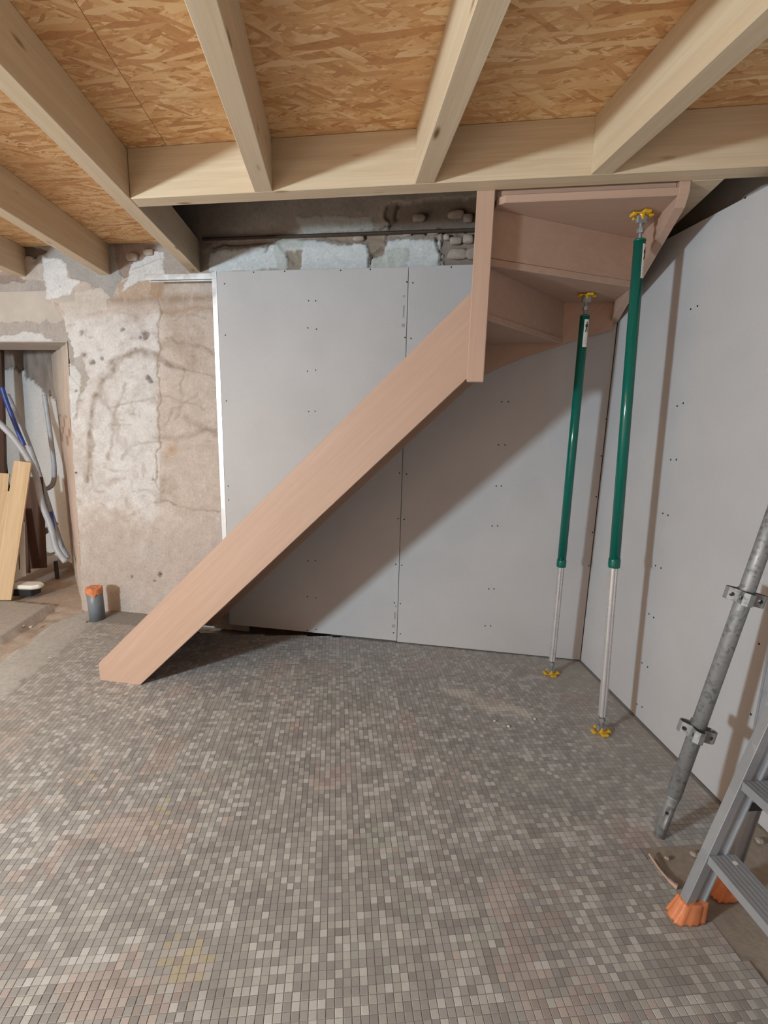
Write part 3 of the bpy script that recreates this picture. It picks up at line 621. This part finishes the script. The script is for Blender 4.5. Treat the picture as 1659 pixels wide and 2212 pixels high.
for zq in (.435, .945, 1.455):
    for a_ in range(4):
        Mx = Matrix.Translation((0, 0, zq))@Matrix.Rotation(math.pi/4+.25+a_*math.pi/2, 4, 'Z'); t_ = .0035; hh = .021
        out = [(.018, -.024), (.034, -.021), (.052, -.016), (.060, 0), (.052, .016), (.034, .021), (.018, .024)]
        inn = [(.018, .020), (.034, .0172), (.050, .0125), (.0565, 0), (.050, -.0125), (.034, -.0172), (.018, -.020)]
        if VB is None:
            bm = BM(); prism(bm, out+inn, -hh, hh, 'z'); br_ = new_obj('v_bracket', bm, STEEL, e, Mx)
            bm = BM(); tube(bm, [(.041, -.04, 0), (.041, .04, 0)], .008, 12); cut(br_, bm); VB = br_.data
        else: new_obj('v_bracket', VB, STEEL, e, Mx)
# ================================================================== STEP LADDER leaning by the right wall
e = empty('step_ladder', (0, 0, 0)); tag(e, 'grey aluminium step ladder with orange wrapped feet standing beside the leaning scaffold tube', 'ladder')
f1 = on_z(1475, 1988); lean = .258
def stile(name, x0, y0, ln, w, dpt, z0, z1, m=ALU, lip=True):
    ax_ = Vector((ln, 0, 1)).normalized(); bm = BM(); L = (z1-z0)/ax_.z
    if lip:   # channel: web towards -x, flanges back along +x
        box(bm, 0, dpt*.46, -w/2, w/2, 0, L, .0015); box(bm, dpt*.46, dpt, -w/2+.007, w/2-.007, 0, L); box(bm, dpt*.93, dpt, -w/2, w/2, 0, L)
    else: box(bm, 0, dpt, -w/2, w/2, 0, L, .002)
    return new_obj(name, bm, m, e, Matrix.Translation((x0, y0, z0))@Vector((0, 0, 1)).rotation_difference(ax_).to_matrix().to_4x4())
LX, LY = f1[0]-.012, f1[1]+.012; WD = .44
for yy in (LY, LY-WD): stile('stile', LX, yy, lean, .030, .062, .02, 1.62)
RX, RY = LX+.185, LY+.055
for yy in (RY, RY-WD-.08): stile('rear_leg', RX, yy, .135, .024, .040, .02, 1.55)
for k_ in range(6):
    zq = .235+k_*.25; x0 = LX+lean*zq-.004; bm = BM()
    box(bm, x0, x0+.085, LY-WD+.016, LY-.016, zq-.003, zq, .0008); box(bm, x0, x0+.003, LY-WD+.016, LY-.016, zq-.028, zq-.002); box(bm, x0+.082, x0+.085, LY-WD+.016, LY-.016, zq-.028, zq-.002)
    for q_ in range(5): box(bm, x0+.012+q_*.014, x0+.017+q_*.014, LY-WD+.02, LY-.02, zq-.0005, zq+.0008)
    td = new_obj('tread', bm, ALU, e)
    if k_ == 0: bm = BM(); tube(bm, [(x0+.060, LY-.045, zq+.0008), (x0+.060, LY-.045, zq+.0016)], .007, 10); new_obj('plaster_splash', bm, WHITE, td)
for zq in (.42, 1.2): bm = BM(); box(bm, RX+.135*zq+.01, RX+.135*zq+.03, RY-WD-.07, RY-.01, zq-.015, zq+.015, .002); new_obj('rear_brace', bm, ALU, e)
bm = BM(); box(bm, LX+lean*.36+.05, RX+.135*.36+.02, LY+.02, LY+.026, .345, .372, .002); new_obj('spreader_bar', bm, BLACK, e)
def boot(x, y, w, l, hh, seed):
    rr = random.Random(seed); bm = BM(); bmesh.ops.create_cube(bm, size=1.); bmesh.ops.subdivide_edges(bm, edges=bm.edges[:], cuts=9, use_grid_fill=True)
    for v in bm.verts:
        c_ = v.co; zz_ = c_.z+.5; k = 1.12-.28*zz_; a = math.atan2(c_.y, c_.x); r = 1+.075*math.sin(15*a+seed)*(1-.5*zz_)+.03*math.sin(7*a+2*seed)+.025*(rr.random()-.5)
        rad = math.hypot(c_.x, c_.y); box_ = max(abs(c_.x), abs(c_.y)); s_c = 1 if rad == 0 else (.45+.55*box_/rad)
        v.co = Vector((c_.x*l*k*r*s_c+zz_*hh*.25, c_.y*w*k*r*s_c, zz_*hh*(1+.1*(rr.random()-.5)) if zz_ > .01 else 0))
    return new_obj('orange_foot', bm, ORANGE, e, Matrix.Translation((x, y, .002)), True)
for yy in (LY, LY-WD): boot(LX+.030, yy, .060, .098, .062, 3)
for yy in (RY, RY-WD-.08): boot(RX+.020, yy, .052, .085, .062, 5)

# ================================================================== LEFT CORNER
# grey drain pipe with an orange taped end
pc = on_z(211, 1336); pc[2] = -.012; e = empty('drain_pipe', pc); tag(e, 'grey plastic drain pipe stub rising from the floor with orange taped top', 'pipe')
bm = BM(); Ht = .245; tube(bm, [(0, 0, 0), (-.006, 0, Ht)], .052, 28); new_obj('pipe', bm, GREYPVC, e, smooth=True)
for p_ in e.children[0].data.polygons: p_.use_smooth = len(p_.vertices) == 4
bm = BM(); nseg = 28; rings = []
for q_, (rr, zq) in enumerate(((.0545, -.028), (.0548, .002), (.046, .010), (.02, .006))):
    rings.append([bm.verts.new((-.006+rr*math.cos(2*math.pi*k/nseg)*(1+.05*random.random()), rr*math.sin(2*math.pi*k/nseg)*(1+.05*random.random()), Ht+zq+(random.random()-.5)*(.026 if q_ == 0 else .008)-(.02*abs(math.sin(k*.9)) if q_ == 0 else 0))) for k in range(nseg)])
for A, B in zip(rings[:-1], rings[1:]):
    for k in range(nseg): bm.faces.new((A[k], A[(k+1) % nseg], B[(k+1) % nseg], B[k]))
bm.faces.new(rings[-1]); new_obj('orange_tape', bm, ORANGE, e)
# black stub pipe
pc = on_z(124, 1250, -.01); bm = BM(); q = Vector(pc); tp = Vector(on_y(120, 1212, pc[1]+.02)); tube(bm, [q, tp], .017, 14); new = new_obj('stub_pipe', bm, BLACK, None)
tag(new, 'short black pipe stub poking out of the rubble floor behind the drain pipe', 'pipe')
# conduits hanging from the opening
def conduit(name, label, pts, rad, m, grp='conduits in the wall opening'):
    bm = BM(); pts3 = [tuple(on_y(px, py, yy)) for px, py, yy in pts]; tube(bm, smoothpath(pts3, 7), rad, 14)
    return tag(new_obj(name, bm, m, None, smooth=True), label, 'conduit', grp)
conduit('conduit', 'thick grey conduit arching out of the opening from its far edge', [(-60, 860, 4.30), (0, 915, 4.32), (40, 960, 4.33), (75, 1020, 4.32), (90, 1085, 4.30), (110, 1140, 4.27), (122, 1185, 4.24), (142, 1214, 4.20)], .024, CONDUIT)
conduit('conduit', 'grey conduit running straight down with a blue end at its top', [(14, 853, 4.62), (45, 920, 4.60), (75, 1000, 4.56), (100, 1080, 4.52), (120, 1145, 4.48), (132, 1180, 4.44), (146, 1206, 4.40)], .026, CONDUIT)
conduit('blue_conduit', 'bright blue conduit end sticking out above the grey conduits', [(4, 836, 4.50), (12, 862, 4.5), (24, 894, 4.5), (38, 930, 4.49), (52, 962, 4.48)], .018, BLUE)
conduit('conduit', 'grey conduit bending along the reveal of the opening', [(96, 852, 4.75), (103, 900, 4.75), (110, 950, 4.74), (117, 1010, 4.70), (114, 1045, 4.66), (95, 1058, 4.62), (62, 1066, 4.6)], .020, CONDUIT)
conduit('conduit', 'short grey conduit branch crossing low behind the timber', [(122, 1128, 4.58), (105, 1143, 4.55), (85, 1156, 4.55), (66, 1160, 4.55)], .024, CONDUIT)
conduit('cable', 'thin pale cable loop hanging low beneath the conduits', [(66, 1165, 4.62), (80, 1185, 4.62), (100, 1198, 4.62), (122, 1192, 4.62), (130, 1180, 4.62)], .012, PALE)
conduit('blue_conduit', 'thin blue sleeve beside the lower grey conduits', [(110, 1105, 4.40), (114, 1130, 4.39), (119, 1165, 4.36), (124, 1182, 4.34)], .013, BLUE)
# timber leaning in the opening
def plank(name, label, b, t, yb, yt, w, th, m=PINE_V, face=(.35, -1, 0), cat='plank'):
    pb = Vector(on_y(*b, yb)); pt = Vector(on_y(*t, yt)); pb.z = max(pb.z, .002); L = (pt-pb).length
    bm = BM(); box(bm, 0, L, -w/2, w/2, -th/2, th/2, .0015); return tag(new_obj(name, bm, m, None, axes(pb, pt-pb, face)), label, cat, 'timber offcuts in the wall opening')
plank('timber_plank', 'long pale pine plank leaning in front of the wall opening', (6, 1296), (50, 998), 3.88, 4.22, .115, .045)
plank('timber_plank', 'pine batten leaning behind the long pale plank', (-32, 1288), (20, 1062), 3.98, 4.32, .09, .03)
plank('osb_offcut', 'yellowish board offcut leaning at the edge of the opening', (-22, 1260), (2, 1022), 4.1, 4.40, .12, .018, PINE_V, cat='board')
plank('timber_batten', 'thin white batten standing upright beside the long plank', (50, 1245), (47, 1128), 4.06, 4.14, .036, .02, PALE)
plank('timber_board', 'dark brown board leaning under the conduits', (72, 1228), (62, 1030), 4.36, 4.44, .20, .02, DARKWOOD, cat='board')
plank('timber_board', 'narrow dark board leaning against the pale reveal wall', (58, 1238), (48, 1098), 4.24, 4.34, .05, .025, DARKWOOD, cat='board')
plank('door_frame', 'dark brown old door post at the far side of the opening', (-2, 1150), (-14, 745), 5.2, 5.2, .14, .10, DARKWOOD, cat='door post')
# mason's float tray: white top on black block
pc = on_z(56, 1284, .014); e = empty('mortar_tray', pc); e.rotation_euler.z = -.10; tag(e, 'low black mortar tray with a white lid lying by the plank foot', 'tray')
bm = BM(); prism(bm, [(-.08, -.05), (.08, -.05), (.095, .05), (-.08, .05)], 0, .058, 'z', .006); new_obj('body', bm, BLACK, e)
bm = BM(); prism(bm, [(-.09, -.06), (.09, -.06), (.14, -.03), (.14, .03), (.095, .06), (-.09, .06)], .0585, .094, 'z', .012); new_obj('lid', bm, WHITE, e)
# pebbles, sliver, dust
for i, (px, py, r_s) in enumerate(((185, 1345, .012), (243, 1361, .009), (203, 1362, .007), (68, 1356, .014), (265, 1305, .016), (52, 1353, .01), (1497, 1850, .012), (1510, 1852, .009), (1440, 1858, .008), (1640, 1822, .013), (1600, 1935, .010), (1098, 1572, .008), (1155, 1556, .007), (1068, 1560, .006))):
    q = on_z(px, py, -.003 if px > 400 else -.008); bm = BM(); bmesh.ops.create_icosphere(bm, subdivisions=2, radius=r_s)
    for v in bm.verts: v.co *= 1+.35*(random.random()-.5); v.co.z *= .6
    new = new_obj('rubble_stone', bm, PALE if 1000 < px < 1200 or i == 4 else STONE, None, Matrix.Translation((q[0], q[1], q[2]+r_s*.55+(.004 if px > 1000 else 0))))
    lb = 'white plaster crumb at the wall base between drain pipe and stair' if i == 4 else 'small crumb of stone on the bare floor near the drain pipe' if px < 400 else ('small white plaster crumb on the mosaic floor' if px < 1200 else 'small rubble crumb on the bare floor near the ladder')
    tag(new, lb, 'rubble', 'rubble by the drain pipe' if px < 400 else ('plaster crumbs on the mosaic' if px < 1200 else 'rubble by the ladder'))
bm = BM(); pts = [Vector(on_z(px, py, .008)) for px, py in ((1402, 1848), (1422, 1874), (1442, 1898), (1456, 1911), (1464, 1917))]; pts[0].z = .014
tube(bm, smoothpath(pts, 4), [.004]*9+[.007]*4+[.009]*4, 6); tag(new_obj('wood_sliver', bm, plain('weathered_sliver', (176, 148, 134), .8, 0, .2, 40, .3), None), 'thin splintered sliver of wood lying near the ladder foot', 'wood sliver')
# iron rod along the masonry above the lining
a = on_d(438, 517, -.155); b = on_d(1060, 495, -.155); bm = BM(); tube(bm, [(a[0], .155, a[1]), (b[0], .155, b[1])], .010, 10)
tag(new_obj('iron_rod', bm, RUST, None, MW), 'dark iron rod running along the masonry above the plasterboard', 'rod')
bpy.context.view_layer.update()
